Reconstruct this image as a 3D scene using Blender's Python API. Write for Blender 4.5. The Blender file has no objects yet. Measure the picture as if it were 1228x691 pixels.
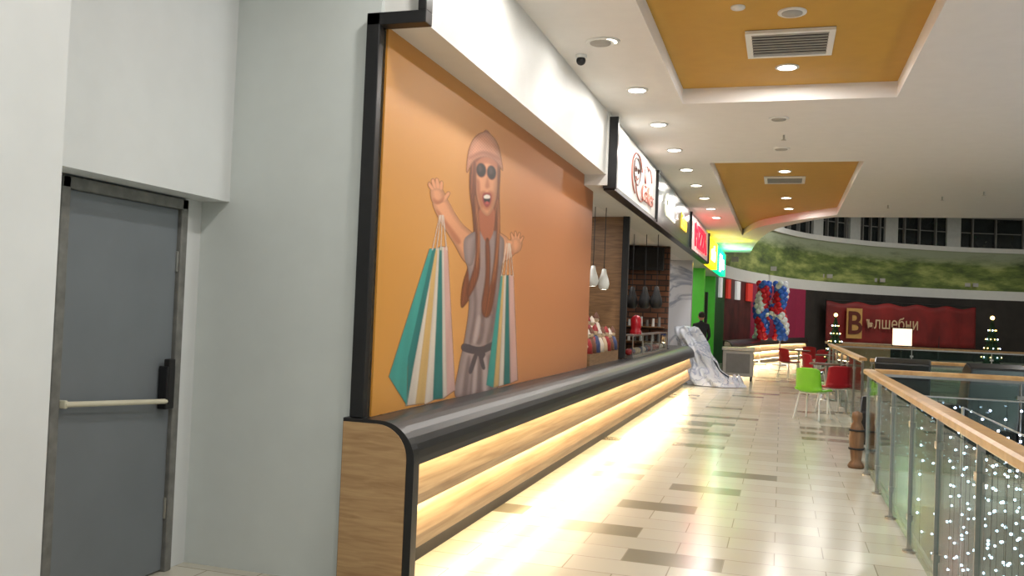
import bpy, bmesh, math, random
import numpy as np
from mathutils import Vector, Matrix, noise
random.seed(11)
sc = bpy.context.scene
try:
    sc.view_settings.view_transform = 'Standard'
except Exception:
    pass
# ------------------------------------------------------------ camera
F = 1050.0
EYE = Vector((0, 0, 1.55))
yaw = math.atan(324.7 / F); pitch = math.atan(28.6 / F); roll = 0.04
R = Matrix.Rotation(yaw, 3, 'Z') @ Matrix.Rotation(math.pi / 2 + pitch, 3, 'X') @ Matrix.Rotation(roll, 3, 'Z')
cd = bpy.data.cameras.new('camera'); cam = bpy.data.objects.new('camera', cd)
sc.collection.objects.link(cam)
cam.matrix_world = Matrix.Translation(EYE) @ R.to_4x4()
cd.sensor_width = 36; cd.lens = 36 * F / 1228; cd.clip_start = 0.05; cd.clip_end = 300
sc.camera = cam
# survey helpers: intersect a sight line with a real plane of the building
def ray(u, v): return R @ Vector((u - 614, -(v - 345.5), -F))
def atX(u, v, X): d = ray(u, v); return EYE + d * ((X - EYE.x) / d.x)
def atY(u, v, Y): d = ray(u, v); return EYE + d * ((Y - EYE.y) / d.y)
def atZ(u, v, Z): d = ray(u, v); return EYE + d * ((Z - EYE.z) / d.z)

# ------------------------------------------------------------ materials
def lin(c):
    o = []
    for x in c:
        x /= 255.0
        o.append(x / 12.92 if x <= 0.04045 else ((x + 0.055) / 1.055) ** 2.4)
    return tuple(o)
def base(name):
    m = bpy.data.materials.new(name); m.use_nodes = True
    nt = m.node_tree; b = nt.nodes['Principled BSDF']
    return m, nt, b
def mat(name, rgb, rough=0.5, metal=0.0, emit=0.0, var=0.06, scale=6.0, bump=0.0, ecol=None, coat=0):
    m, nt, b = base(name)
    c = lin(rgb)
    n = nt.nodes.new('ShaderNodeTexNoise'); n.inputs['Scale'].default_value = scale; n.inputs['Detail'].default_value = 4
    tc = nt.nodes.new('ShaderNodeTexCoord'); nt.links.new(tc.outputs['Object'], n.inputs['Vector'])
    r = nt.nodes.new('ShaderNodeValToRGB')
    r.color_ramp.elements[0].position = 0.3; r.color_ramp.elements[1].position = 0.7
    r.color_ramp.elements[0].color = tuple(min(1, x * (1 - var)) for x in c) + (1,)
    r.color_ramp.elements[1].color = tuple(min(1, x * (1 + var)) for x in c) + (1,)
    nt.links.new(n.outputs['Fac'], r.inputs['Fac']); nt.links.new(r.outputs['Color'], b.inputs['Base Color'])
    b.inputs['Roughness'].default_value = rough; b.inputs['Metallic'].default_value = metal
    if coat: b.inputs['Coat Weight'].default_value = coat
    if emit:
        b.inputs['Emission Color'].default_value = (lin(ecol) if ecol else c) + (1,)
        b.inputs['Emission Strength'].default_value = emit
    if bump:
        bp = nt.nodes.new('ShaderNodeBump'); bp.inputs['Strength'].default_value = bump; bp.inputs['Distance'].default_value = 0.01
        nt.links.new(n.outputs['Fac'], bp.inputs['Height']); nt.links.new(bp.outputs['Normal'], b.inputs['Normal'])
    return m
def wood(name, c1, c2, sc3=(10, 0.7, 14), rough=0.45):
    m, nt, b = base(name)
    tc = nt.nodes.new('ShaderNodeTexCoord'); mp = nt.nodes.new('ShaderNodeMapping'); mp.inputs['Scale'].default_value = sc3
    n = nt.nodes.new('ShaderNodeTexNoise'); n.inputs['Scale'].default_value = 1.5; n.inputs['Detail'].default_value = 8; n.inputs['Distortion'].default_value = 0.6
    r = nt.nodes.new('ShaderNodeValToRGB'); r.color_ramp.elements[0].position = 0.3; r.color_ramp.elements[1].position = 0.7
    r.color_ramp.elements[0].color = lin(c1) + (1,); r.color_ramp.elements[1].color = lin(c2) + (1,)
    nt.links.new(tc.outputs['Object'], mp.inputs['Vector']); nt.links.new(mp.outputs['Vector'], n.inputs['Vector'])
    nt.links.new(n.outputs['Fac'], r.inputs['Fac']); nt.links.new(r.outputs['Color'], b.inputs['Base Color'])
    b.inputs['Roughness'].default_value = rough
    return m
def glass(name, tint, refl=0.12):
    m = bpy.data.materials.new(name); m.use_nodes = True; nt = m.node_tree; nt.nodes.clear()
    o = nt.nodes.new('ShaderNodeOutputMaterial'); mx = nt.nodes.new('ShaderNodeMixShader')
    t = nt.nodes.new('ShaderNodeBsdfTransparent'); t.inputs['Color'].default_value = tint + (1,)
    g = nt.nodes.new('ShaderNodeBsdfGlossy'); g.inputs['Roughness'].default_value = 0.02
    fr = nt.nodes.new('ShaderNodeLayerWeight'); fr.inputs['Blend'].default_value = 0.5
    pw = nt.nodes.new('ShaderNodeMath'); pw.operation = 'POWER'; pw.inputs[1].default_value = 5.0
    ad = nt.nodes.new('ShaderNodeMath'); ad.operation = 'MULTIPLY_ADD'; ad.inputs[1].default_value = 0.55; ad.inputs[2].default_value = refl
    nt.links.new(fr.outputs['Facing'], pw.inputs[0]); nt.links.new(pw.outputs[0], ad.inputs[0]); nt.links.new(ad.outputs[0], mx.inputs[0])
    nt.links.new(t.outputs[0], mx.inputs[1]); nt.links.new(g.outputs[0], mx.inputs[2]); nt.links.new(mx.outputs[0], o.inputs[0])
    return m

M_wall = mat('painted_wall', (214, 217, 217), 0.6, var=0.02)
M_wall2 = mat('painted_wall_grey', (208, 214, 212), 0.6, var=0.02)
M_ceil = mat('ceiling_paint', (234, 231, 228), 0.7, var=0.015)
M_ochre = mat('ochre_paint', (196, 150, 54), 0.55, var=0.03)
M_bulk = mat('bulkhead_paint', (220, 220, 216), 0.5, var=0.02)
M_black = mat('black_laminate', (24, 24, 26), 0.34, var=0.2)
M_blackm = mat('black_matte', (22, 21, 22), 0.6, var=0.2)
M_dark = mat('dark_void', (30, 28, 28), 0.8, var=0.2)
M_steel = mat('brushed_steel', (190, 188, 182), 0.28, 1.0, var=0.06, scale=30)
M_doorgrey = mat('steel_door_paint', (112, 118, 123), 0.45, var=0.05, scale=3)
M_frame = mat('door_frame_metal', (112, 112, 108), 0.5, var=0.25, scale=14)
M_cream = mat('push_bar_cream', (205, 200, 178), 0.4)
M_oak = wood('oak_panel', (164, 128, 88), (194, 160, 116), (3, 3, 30))
M_oakF = wood('oak_front', (158, 130, 98), (196, 170, 134), (10, 0.8, 24))
M_rail = wood('handrail_wood', (172, 132, 84), (202, 164, 112), (6, 6, 6), 0.3)
M_led = mat('led_strip', (255, 232, 185), 0.5, emit=42, ecol=(255, 231, 186), var=0)
M_lamp = mat('lamp_glow', (255, 246, 225), 0.5, emit=16, ecol=(255, 246, 228), var=0)
M_white = mat('white_plastic', (232, 232, 228), 0.4, var=0.02)
M_lgrey = mat('speaker_grille', (168, 166, 160), 0.5)
M_grey = mat('grey_plastic', (120, 120, 118), 0.5)
M_glass = glass('rail_glass', (0.80, 0.89, 0.86), 0.04)
M_glassc = glass('clear_glass', (0.92, 0.95, 0.95), 0.03)

def floor_mat():
    m, nt, b = base('floor_tiles')
    tc = nt.nodes.new('ShaderNodeTexCoord')
    br = nt.nodes.new('ShaderNodeTexBrick')
    br.inputs['Scale'].default_value = 1.0; br.inputs['Brick Width'].default_value = 0.62; br.inputs['Row Height'].default_value = 0.31
    br.inputs['Mortar Size'].default_value = 0.004; br.inputs['Color1'].default_value = (0, 0, 0, 1); br.inputs['Color2'].default_value = (1, 1, 1, 1)
    br.inputs['Mortar'].default_value = (0.3, 0.3, 0.3, 1); br.offset = 0.5
    nt.links.new(tc.outputs['Object'], br.inputs['Vector'])
    r = nt.nodes.new('ShaderNodeValToRGB'); cr = r.color_ramp; cr.interpolation = 'CONSTANT'
    cr.elements[0].position = 0; cr.elements[0].color = lin((200, 196, 180)) + (1,)
    cr.elements[1].position = 0.86; cr.elements[1].color = lin((138, 131, 112)) + (1,)
    e = cr.elements.new(0.3); e.color = lin((196, 191, 175)) + (1,)
    e = cr.elements.new(0.62); e.color = lin((190, 185, 168)) + (1,)
    nt.links.new(br.outputs['Color'], r.inputs['Fac'])
    mx = nt.nodes.new('ShaderNodeMix'); mx.data_type = 'RGBA'
    nt.links.new(br.outputs['Fac'], mx.inputs['Factor']); nt.links.new(r.outputs['Color'], mx.inputs['A'])
    mx.inputs['B'].default_value = lin((150, 143, 126)) + (1,)
    n = nt.nodes.new('ShaderNodeTexNoise'); n.inputs['Scale'].default_value = 3; n.inputs['Detail'].default_value = 6
    nt.links.new(tc.outputs['Object'], n.inputs['Vector'])
    nt.links.new(mx.outputs['Result'], b.inputs['Base Color'])
    rr = nt.nodes.new('ShaderNodeMapRange'); rr.inputs['To Min'].default_value = 0.13; rr.inputs['To Max'].default_value = 0.24
    nt.links.new(n.outputs['Fac'], rr.inputs['Value']); nt.links.new(rr.outputs['Result'], b.inputs['Roughness'])
    return m
M_floor = floor_mat()

def brick_mat():
    m, nt, b = base('brick_wall')
    tc = nt.nodes.new('ShaderNodeTexCoord'); mp = nt.nodes.new('ShaderNodeMapping'); mp.inputs['Rotation'].default_value = (math.pi / 2, 0, 0)
    br = nt.nodes.new('ShaderNodeTexBrick'); br.inputs['Scale'].default_value = 1; br.inputs['Brick Width'].default_value = 0.3
    br.inputs['Row Height'].default_value = 0.11; br.inputs['Mortar Size'].default_value = 0.012
    br.inputs['Color1'].default_value = lin((128, 84, 60)) + (1,); br.inputs['Color2'].default_value = lin((84, 56, 44)) + (1,)
    br.inputs['Mortar'].default_value = lin((50, 44, 40)) + (1,)
    nt.links.new(tc.outputs['Object'], mp.inputs['Vector']); nt.links.new(mp.outputs['Vector'], br.inputs['Vector'])
    nt.links.new(br.outputs['Color'], b.inputs['Base Color']); b.inputs['Roughness'].default_value = 0.8
    return m
def poster_mat():
    m, nt, b = base('poster_orange_print')
    tc = nt.nodes.new('ShaderNodeTexCoord'); sp = nt.nodes.new('ShaderNodeSeparateXYZ')
    nt.links.new(tc.outputs['Generated'], sp.inputs[0])
    r = nt.nodes.new('ShaderNodeValToRGB'); cr = r.color_ramp
    cr.elements[0].position = 0; cr.elements[0].color = lin((204, 142, 60)) + (1,)
    cr.elements[1].position = 1; cr.elements[1].color = lin((180, 116, 76)) + (1,)
    e = cr.elements.new(0.2); e.color = lin((218, 156, 86)) + (1,)
    e = cr.elements.new(0.5); e.color = lin((200, 132, 82)) + (1,)
    nt.links.new(sp.outputs['Y'], r.inputs['Fac'])
    rz = nt.nodes.new('ShaderNodeValToRGB')
    rz.color_ramp.elements[0].color = (1.0, 1.0, 1.0, 1); rz.color_ramp.elements[1].color = (0.84, 0.8, 0.68, 1)
    rz.color_ramp.elements[0].position = 0.45
    nt.links.new(sp.outputs['Z'], rz.inputs['Fac'])
    mx = nt.nodes.new('ShaderNodeMix'); mx.data_type = 'RGBA'; mx.blend_type = 'MULTIPLY'; mx.inputs['Factor'].default_value = 1
    nt.links.new(r.outputs['Color'], mx.inputs['A']); nt.links.new(rz.outputs['Color'], mx.inputs['B'])
    nt.links.new(mx.outputs['Result'], b.inputs['Base Color']); b.inputs['Roughness'].default_value = 0.42
    return m
def print_mat():
    m, nt, b = base('poster_photo_print')
    at = nt.nodes.new('ShaderNodeAttribute'); at.attribute_name = 'ink'
    b.inputs['Roughness'].default_value = 0.42
    tr = nt.nodes.new('ShaderNodeBsdfTransparent'); mx = nt.nodes.new('ShaderNodeMixShader'); o = nt.nodes['Material Output']
    nt.links.new(at.outputs['Color'], b.inputs['Base Color']); nt.links.new(at.outputs['Alpha'], mx.inputs[0])
    nt.links.new(tr.outputs[0], mx.inputs[1]); nt.links.new(b.outputs[0], mx.inputs[2]); nt.links.new(mx.outputs[0], o.inputs[0])
    return m
def hills_mat():
    m, nt, b = base('landscape_mural_print')
    tc = nt.nodes.new('ShaderNodeTexCoord'); mp = nt.nodes.new('ShaderNodeMapping'); mp.inputs['Scale'].default_value = (0.25, 0.25, 0.9)
    nt.links.new(tc.outputs['Object'], mp.inputs['Vector'])
    n = nt.nodes.new('ShaderNodeTexNoise'); n.inputs['Scale'].default_value = 2.2; n.inputs['Detail'].default_value = 8; n.inputs['Roughness'].default_value = 0.65
    nt.links.new(mp.outputs['Vector'], n.inputs['Vector'])
    sp = nt.nodes.new('ShaderNodeSeparateXYZ'); nt.links.new(tc.outputs['Generated'], sp.inputs[0])
    r = nt.nodes.new('ShaderNodeValToRGB'); cr = r.color_ramp
    cr.elements[0].position = 0.34; cr.elements[0].color = lin((52, 66, 40)) + (1,)
    cr.elements[1].position = 0.68; cr.elements[1].color = lin((170, 178, 104)) + (1,)
    e = cr.elements.new(0.5); e.color = lin((104, 122, 60)) + (1,)
    nt.links.new(n.outputs['Fac'], r.inputs['Fac'])
    sk = nt.nodes.new('ShaderNodeValToRGB'); sk.color_ramp.elements[0].position = 0.6; sk.color_ramp.elements[1].position = 0.85
    sk.color_ramp.elements[0].color = (0, 0, 0, 1); sk.color_ramp.elements[1].color = (1, 1, 1, 1)
    ma = nt.nodes.new('ShaderNodeMath'); ma.operation = 'MULTIPLY_ADD'; ma.inputs[1].default_value = 0.6
    nt.links.new(n.outputs['Fac'], ma.inputs[0]); nt.links.new(sp.outputs['Z'], ma.inputs[2])
    sub = nt.nodes.new('ShaderNodeMath'); sub.operation = 'SUBTRACT'; sub.inputs[1].default_value = 0.3
    nt.links.new(ma.outputs[0], sub.inputs[0]); nt.links.new(sub.outputs[0], sk.inputs['Fac'])
    mx = nt.nodes.new('ShaderNodeMix'); mx.data_type = 'RGBA'
    nt.links.new(sk.outputs['Color'], mx.inputs['Factor']); nt.links.new(r.outputs['Color'], mx.inputs['A'])
    mx.inputs['B'].default_value = lin((150, 158, 132)) + (1,)
    nt.links.new(mx.outputs['Result'], b.inputs['Base Color']); b.inputs['Roughness'].default_value = 0.7
    return m
def marble_mat(name, a, c, scale=1.4):
    m, nt, b = base(name)
    tc = nt.nodes.new('ShaderNodeTexCoord')
    n = nt.nodes.new('ShaderNodeTexNoise'); n.inputs['Scale'].default_value = scale; n.inputs['Detail'].default_value = 5; n.inputs['Distortion'].default_value = 1.5
    nt.links.new(tc.outputs['Object'], n.inputs['Vector'])
    r = nt.nodes.new('ShaderNodeValToRGB'); cr = r.color_ramp
    cr.elements[0].position = 0.45; cr.elements[0].color = lin(a) + (1,); cr.elements[1].position = 0.53; cr.elements[1].color = lin(a) + (1,)
    e = cr.elements.new(0.49); e.color = lin(c) + (1,)
    nt.links.new(n.outputs['Fac'], r.inputs['Fac']); nt.links.new(r.outputs['Color'], b.inputs['Base Color']); b.inputs['Roughness'].default_value = 0.25
    return m
M_brick = brick_mat(); M_poster = poster_mat(); M_hills = hills_mat()
M_marble = marble_mat('marble_panel', (214, 216, 222), (150, 156, 172), .8)
M_wrap = marble_mat('plastic_sheeting', (206, 212, 222), (150, 162, 188), 2.2)

# ------------------------------------------------------------ mesh builder
class MB:
    def __init__(s): s.bm = bmesh.new(); s.m = []
    def mi(s, m):
        if m not in s.m: s.m.append(m)
        return s.m.index(m)
    def raw(s, vs, fs, m, smooth=False):
        i = s.mi(m); v = [s.bm.verts.new(Vector(p)) for p in vs]
        for f in fs:
            try:
                fc = s.bm.faces.new([v[k] for k in f]); fc.material_index = i; fc.smooth = smooth
            except ValueError: pass
        return s
    def box(s, x0, x1, y0, y1, z0, z1, m):
        return s.raw([(x0,y0,z0),(x1,y0,z0),(x1,y1,z0),(x0,y1,z0),(x0,y0,z1),(x1,y0,z1),(x1,y1,z1),(x0,y1,z1)],
                     [(0,3,2,1),(4,5,6,7),(0,1,5,4),(1,2,6,5),(2,3,7,6),(3,0,4,7)], m)
    def prism(s, pts, plane, a0, a1, m):
        f = {'XZ': lambda p, a: (p[0], a, p[1]), 'XY': lambda p, a: (p[0], p[1], a), 'YZ': lambda p, a: (a, p[0], p[1])}[plane]
        n = len(pts); vs = [f(p, a0) for p in pts] + [f(p, a1) for p in pts]
        fs = [tuple(range(n)), tuple(range(2 * n - 1, n - 1, -1))] + [(i, i + n, (i + 1) % n + n, (i + 1) % n) for i in range(n)]
        return s.raw(vs, fs, m)
    def sweep(s, prof, path, m, smooth=False):
        vs = []; fs = []; n = len(prof)
        for i, p in enumerate(path):
            a = Vector(path[max(0, i - 1)]); b = Vector(path[min(len(path) - 1, i + 1)]); d = (b - a).normalized()
            nx, ny = d.y, -d.x
            for o, z in prof: vs.append((p[0] + nx * o, p[1] + ny * o, z))
        for i in range(len(path) - 1):
            for j in range(n):
                k = (j + 1) % n; fs.append((i*n+j, (i+1)*n+j, (i+1)*n+k, i*n+k))
        fs.append(tuple(range(n))); fs.append(tuple(range(len(vs) - 1, len(vs) - n - 1, -1)))
        return s.raw(vs, fs, m, smooth)
    def cyl(s, p0, p1, r0, r1, m, seg=16, smooth=True):
        p0 = Vector(p0); p1 = Vector(p1); d = (p1 - p0).normalized()
        a = d.orthogonal().normalized(); b = d.cross(a)
        vs = []
        for p, r in ((p0, r0), (p1, r1)):
            for i in range(seg):
                t = 2 * math.pi * i / seg; vs.append(p + (a * math.cos(t) + b * math.sin(t)) * r)
        s.raw(vs, [(i, (i+1) % seg, (i+1) % seg + seg, i + seg) for i in range(seg)], m, smooth)
        s.raw(vs[:seg], [tuple(range(seg - 1, -1, -1))], m); s.raw(vs[seg:], [tuple(range(seg))], m)
        return s
    def tube(s, pts, r, m, seg=8):
        for a, b in zip(pts[:-1], pts[1:]): s.cyl(a, b, r, r, m, seg)
        for p in pts[1:-1]: s.sphere(p, (r, r, r), m, 8, 6)
        return s
    def lathe(s, c, prof, m, seg=24, smooth=True):
        vs = []; n = len(prof)
        for r, z in prof:
            for i in range(seg):
                t = 2 * math.pi * i / seg; vs.append((c[0] + r * math.cos(t), c[1] + r * math.sin(t), c[2] + z))
        return s.raw(vs, [(j*seg+i, j*seg+(i+1) % seg, (j+1)*seg+(i+1) % seg, (j+1)*seg+i) for j in range(n-1) for i in range(seg)], m, smooth)
    def sphere(s, c, r, m, seg=14, rings=10):
        if not hasattr(r, '__len__'): r = (r, r, r)
        c = Vector(c)
        vs = []
        for j in range(rings + 1):
            ph = math.pi * j / rings
            for i in range(seg):
                t = 2 * math.pi * i / seg
                vs.append((c.x + r[0]*math.sin(ph)*math.cos(t), c.y + r[1]*math.sin(ph)*math.sin(t), c.z + r[2]*math.cos(ph)))
        return s.raw(vs, [(j*seg+i, (j+1)*seg+i, (j+1)*seg+(i+1) % seg, j*seg+(i+1) % seg) for j in range(rings) for i in range(seg)], m, True)
    def grid(s, fn, nu, nv, m, th=0.0):
        b = bmesh.new()
        vv = [[b.verts.new(Vector(fn(i / nu, j / nv))) for j in range(nv + 1)] for i in range(nu + 1)]
        for i in range(nu):
            for j in range(nv): b.faces.new((vv[i][j], vv[i+1][j], vv[i+1][j+1], vv[i][j+1]))
        b.normal_update()
        if th: bmesh.ops.solidify(b, geom=b.faces[:], thickness=th)
        b.verts.index_update()
        s.raw([v.co.copy() for v in b.verts], [tuple(v.index for v in f.verts) for f in b.faces], m, True)
        b.free(); return s
    def done(s, name, parent=None, bevel=0, keep=False, weld=False):
        if weld: bmesh.ops.remove_doubles(s.bm, verts=s.bm.verts[:], dist=1e-5)
        bmesh.ops.recalc_face_normals(s.bm, faces=s.bm.faces[:])
        me = bpy.data.meshes.new(name)
        org = Vector((0, 0, 0))
        if not keep:
            xs = [v.co for v in s.bm.verts]
            org = Vector(((min(v.x for v in xs)+max(v.x for v in xs))/2, (min(v.y for v in xs)+max(v.y for v in xs))/2, min(v.z for v in xs)))
            for v in s.bm.verts: v.co -= org
        s.bm.to_mesh(me); s.bm.free()
        for m in s.m: me.materials.append(m)
        ob = bpy.data.objects.new(name, me); ob.location = org; sc.collection.objects.link(ob)
        if parent: 
            ob.parent = parent; ob.location = org - parent.location
        if bevel:
            md = ob.modifiers.new('bevel', 'BEVEL'); md.width = bevel; md.segments = 2; md.limit_method = 'ANGLE'
        return ob
def empty(name, loc=(0, 0, 0)):
    e = bpy.data.objects.new(name, None); e.location = loc; sc.collection.objects.link(e); return e
def copyobj(ob, name, loc, rz=0):
    o = bpy.data.objects.new(name, ob.data); o.location = loc; o.rotation_euler = (0, 0, rz)
    for md in ob.modifiers:
        if md.type == 'BEVEL':
            n = o.modifiers.new('bevel', 'BEVEL'); n.width = md.width; n.segments = 2; n.limit_method = 'ANGLE'
    sc.collection.objects.link(o); return o
def text(body, size, m, parent, loc, xdir, ext=0.01, shear=0, name='letters', sx=1, off=0.012):
    c = bpy.data.curves.new(name, 'FONT'); c.body = body; c.size = size; c.extrude = ext; c.shear = shear
    c.align_x = 'CENTER'; c.align_y = 'CENTER'; c.materials.append(m); c.resolution_u = 4; c.offset = size*off
    o = bpy.data.objects.new(name, c); sc.collection.objects.link(o)
    x = Vector((xdir[0], xdir[1], 0)).normalized(); z = x.cross(Vector((0, 0, 1))); y = Vector((0, 0, 1))
    rm = Matrix((x * sx, y, z)).transposed().to_4x4()
    o.parent = parent
    o.matrix_local = Matrix.Translation(Vector(loc) - parent.location) @ rm
    return o
def area(name, loc, size, power, col=(1, 0.965, 0.92), parent=None, rot=(0, 0, 0), sy=None, spread=None):
    l = bpy.data.lights.new(name, 'AREA'); l.energy = power; l.color = col; l.size = size
    if sy: l.shape = 'RECTANGLE'; l.size_y = sy
    else: l.shape = 'DISK'
    if spread: l.spread = spread
    o = bpy.data.objects.new(name, l); sc.collection.objects.link(o)
    o.location = Vector(loc) - (parent.location if parent else Vector((0, 0, 0))); o.rotation_euler = rot
    if parent: o.parent = parent
    return o
def catmull(pts, n=6, closed=False):
    out = []; N = len(pts); P = [Vector(p) for p in pts]
    rng = range(N) if closed else range(N - 1)
    for i in rng:
        if closed: p0, p1, p2, p3 = P[i-1], P[i], P[(i+1) % N], P[(i+2) % N]
        else: p0, p1, p2, p3 = P[max(0, i-1)], P[i], P[i+1], P[min(N-1, i+2)]
        for k in range(n):
            t = k / n
            out.append(0.5*((2*p1)+(-p0+p2)*t+(2*p0-5*p1+4*p2-p3)*t*t+(-p0+3*p1-3*p2+p3)*t*t*t))
    if not closed: out.append(P[-1])
    return out

# ------------------------------------------------------------ shell
ZC = 3.82; YW = 4.42; XP = -2.16; XB = -1.92; ZB = 3.12
WP = catmull([(-2.35, 30.05), (-2.0, 32.5), (-1.2, 36.5), (0.6, 41.5), (2.8, 44.5), (5, 46.5), (9, 48.6), (14.6, 49.8)], 5)
WP = [(p.x, p.y) for p in WP]
m = MB()
m.prism([(-8, -4), (0.97, -4), (0.97, 10.3), (15, 10.3), (15, 13.3), (1.2, 13.3), (1.2, 22.3), (15, 22.3), (15, 52), (-8, 52)], 'XY', -0.35, 0, M_floor)
m.done('floor', keep=True)
MB().box(0.9, 15, -4, 22.4, -4.6, -4.5, mat('lower_floor_tiles', (96, 98, 98), 0.3)).done('floor_lower_level')
# ceiling with two coffers
x0, x1 = -1.07, 1.02
m = MB()
m.box(-4, x0, -4, YW, ZC, ZC + .16, M_ceil)
m.box(-2.4, x0, YW, 30, ZC, ZC + .16, M_ceil)
m.box(x1, 15, -4, 19.6, ZC, ZC + .16, M_ceil)
m.box(x0, x1, -4, 3.2, ZC, ZC + .16, M_ceil)
m.box(x0, x1, 9.3, 12.9, ZC, ZC + .16, M_ceil)
end = catmull([(x1, 19.2), (0.2, 20.3), (-0.6, 21.8), (x0, 24)], 5)
out = catmull([(x1, 19.6), (0.4, 20.6), (-0.3, 22.6), (-0.75, 26), (x0, 30)], 5)
m.prism([tuple(p) for p in end] + [tuple(p) for p in reversed(out)], 'XY', ZC, ZC + .16, M_ceil)
m.box(-4, 15, -4, 19.6, ZC + .16, ZC + .3, M_ochre)
m.prism([(-4, 19.6)] + [(p.x, p.y) for p in out] + [(-4, 30)], 'XY', ZC + .16, ZC + .3, M_ochre)
m.done('ceiling', keep=True)
MB().box(-9, 16, 19, 53, 7.15, 7.3, mat('hall_ceiling_paint', (150, 150, 150), 0.8)).done('ceiling_hall')
m = MB(); m.box(-9, 16, 18.9, 19.0, ZC + .3, 7.3, M_wall); m.done('wall_hall_light_block')  # unseen wall above the slab edge, added to block world light
MB().box(15, 15.2, -4, 53, -4.6, 7.3, M_wall2).done('wall_right')
MB().box(-9, 15, -4.2, -4, -4.6, 4.1, M_wall).done('wall_back')
MB().box(-9, -8.8, 5, 53, 0, 7.3, M_wall2).done('wall_service')
m = MB(); m.box(0.9, 0.97, -4, 10.3, -4.5, -0.36, M_wall2); m.box(1, 15, 22.3, 22.5, -4.5, -0.36, M_wall2); m.done('wall_lower_level')

# left walls around the service door
m = MB()
m.box(-4, -2.75, -4, 2.78, 0, ZC, M_wall)
m.done('wall_left_near')
m = MB()
m.box(-3.6, -3.13, 2.78, YW, 2.13, ZC, M_wall)          # header above door
m.box(-3.6, -3.32, 2.78, 3.33, 0, 2.13, M_wall)
m.box(-3.6, -3.32, 4.27, YW, 0, 2.13, M_wall)
m.done('wall_left_door')
MB().box(-4, -2.2, YW, 4.62, 0, ZC, M_wall2).done('wall_kiosk_end')
MB().box(-2.4, -2.175, 4.62, 10.1, 0, ZC, M_wall).done('wall_kiosk_side')
m = MB()
m.box(-3.5, -3.335, 3.34, 4.26, 0, 0.02, M_frame)
m.box(-3.37, -3.29, 3.335, 3.39, 0.0, 2.12, M_frame); m.box(-3.37, -3.29, 4.21, 4.265, 0, 2.12, M_frame); m.box(-3.37, -3.29, 3.335, 4.265, 2.06, 2.12, M_frame)
m.box(-3.36, -3.315, 3.39, 4.21, 0.01, 2.06, M_doorgrey)
m.box(-3.31, -3.25, 4.10, 4.17, 0.93, 1.17, M_black)
m.box(-3.285, -3.245, 4.11, 4.16, 0.96, 1.21, M_blackm)
m.cyl((-3.27, 3.395, 1.02), (-3.26, 4.12, 0.975), 0.014, 0.014, M_cream)
m.box(-3.31, -3.26, 3.39, 3.41, 1.0, 1.04, M_cream)
m.box(-3.335, -3.30, 4.20, 4.215, 0.3, 0.42, M_steel); m.box(-3.335, -3.30, 4.2, 4.215, 1.7, 1.82, M_steel)
m.done('door_1', bevel=0.006)

# bulkhead
m = MB(); m.box(-2.4, XB, 4.46, 9.56, ZB, ZC, M_bulk); m.done('wall_bulkhead')
m = MB()
m.box(-2.255, -2.175, 4.36, 4.42, 0.937, ZB + .06, M_black)
m.box(-2.255, XB + .02, 4.36, 4.45, ZB - .01, ZB + .06, M_black)
m.box(XB - .03, XB + .02, 4.36, 4.45, ZB + .06, ZC, M_black)
m.done('trim_1', bevel=0.004)
ks = MB()
for y in (9.58, 12.98, 18.05, 22.6):
    ks.box(-1.95, -1.80, y, y + .07, 2.97, ZC - .05 if y < 10 else 3.74, M_black)
ks.box(-1.95, -1.82, 9.62, 13.0, 2.95, 3.0, M_black)
ks.box(-1.95, -1.82, 13.0, 22.6, 2.95, 3.0, M_black)
ks.done('trim_2')

# ------------------------------------------------------------ poster
po = MB().box(XP - .012, XP, 4.44, 10.06, 0.937, ZB, M_poster).done('wall_poster')
SK, SKd, HR, HRd = (222, 154, 112), (178, 102, 68), (134, 74, 44), (186, 114, 70)
HAT, HATd, DR, DRd = (202, 138, 106), (160, 96, 70), (160, 138, 134), (114, 92, 90)
BLK, LIP, TEE, BELT = (40, 26, 24), (156, 62, 54), (240, 226, 212), (84, 70, 74)
TEAL, TEALd, YEL, CRM, PNK = (64, 156, 146), (42, 120, 116), (216, 176, 112), (220, 206, 192), (212, 168, 158)
LAY = []
def P(pts, layer, col, smooth=True, kind=None):
    pp = catmull(pts, 5, True) if smooth else [Vector(p) for p in pts]
    LAY.append((layer, len(LAY), np.array([(p.x, p.y) for p in pp]), col, kind))
def EL(cx, cy, rx, ry, layer, m_, tilt=0):
    pts = []
    for i in range(20):
        t = 2*math.pi*i/20; x = rx*math.cos(t); y = ry*math.sin(t)
        pts.append((cx + x*math.cos(tilt)-y*math.sin(tilt), cy + x*math.sin(tilt)+y*math.cos(tilt)))
    P(pts, layer, m_, False)
P([(566,192),(563,225),(567,262),(567,300),(555,340),(553,368),(561,362),(571,345),(574,374),(588,382),(593,350),(598,322),(600,290),(598,240),(600,205),(596,182),(582,176)], 1, HR, kind='h')
P([(560,284),(575,277),(593,277),(603,290),(601,330),(597,370),(592,405),(594,440),(596,467),(570,473),(546,476),(550,440),(556,412),(562,370),(562,330),(557,305)], 2, DR, kind='b')
for a in ([(566,330),(568,370),(562,410),(566,410),(572,370),(570,330)], [(590,330),(589,375),(583,410),(588,410),(594,375),(594,330)], [(577,372),(575,400),(571,412),(577,412),(581,395),(581,374)],
          [(560,432),(554,474),(560,474),(564,432)], [(574,432),(571,472),(577,472),(578,432)], [(585,430),(587,468),(592,467),(589,430)], [(566,440),(563,474),(566,474),(569,440)]):
    P(a, 3, DRd, kind='s')
for a in ([(569,435),(566,470),(570,470),(572,435)], [(580,432),(580,468),(584,468),(583,432)], [(573,380),(568,408),(571,409),(576,384)]):
    P(a, 3, (190, 170, 166), kind='s')
P([(555,421),(575,425),(593,417),(593,409),(575,416),(556,412)], 4, BELT)
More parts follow.
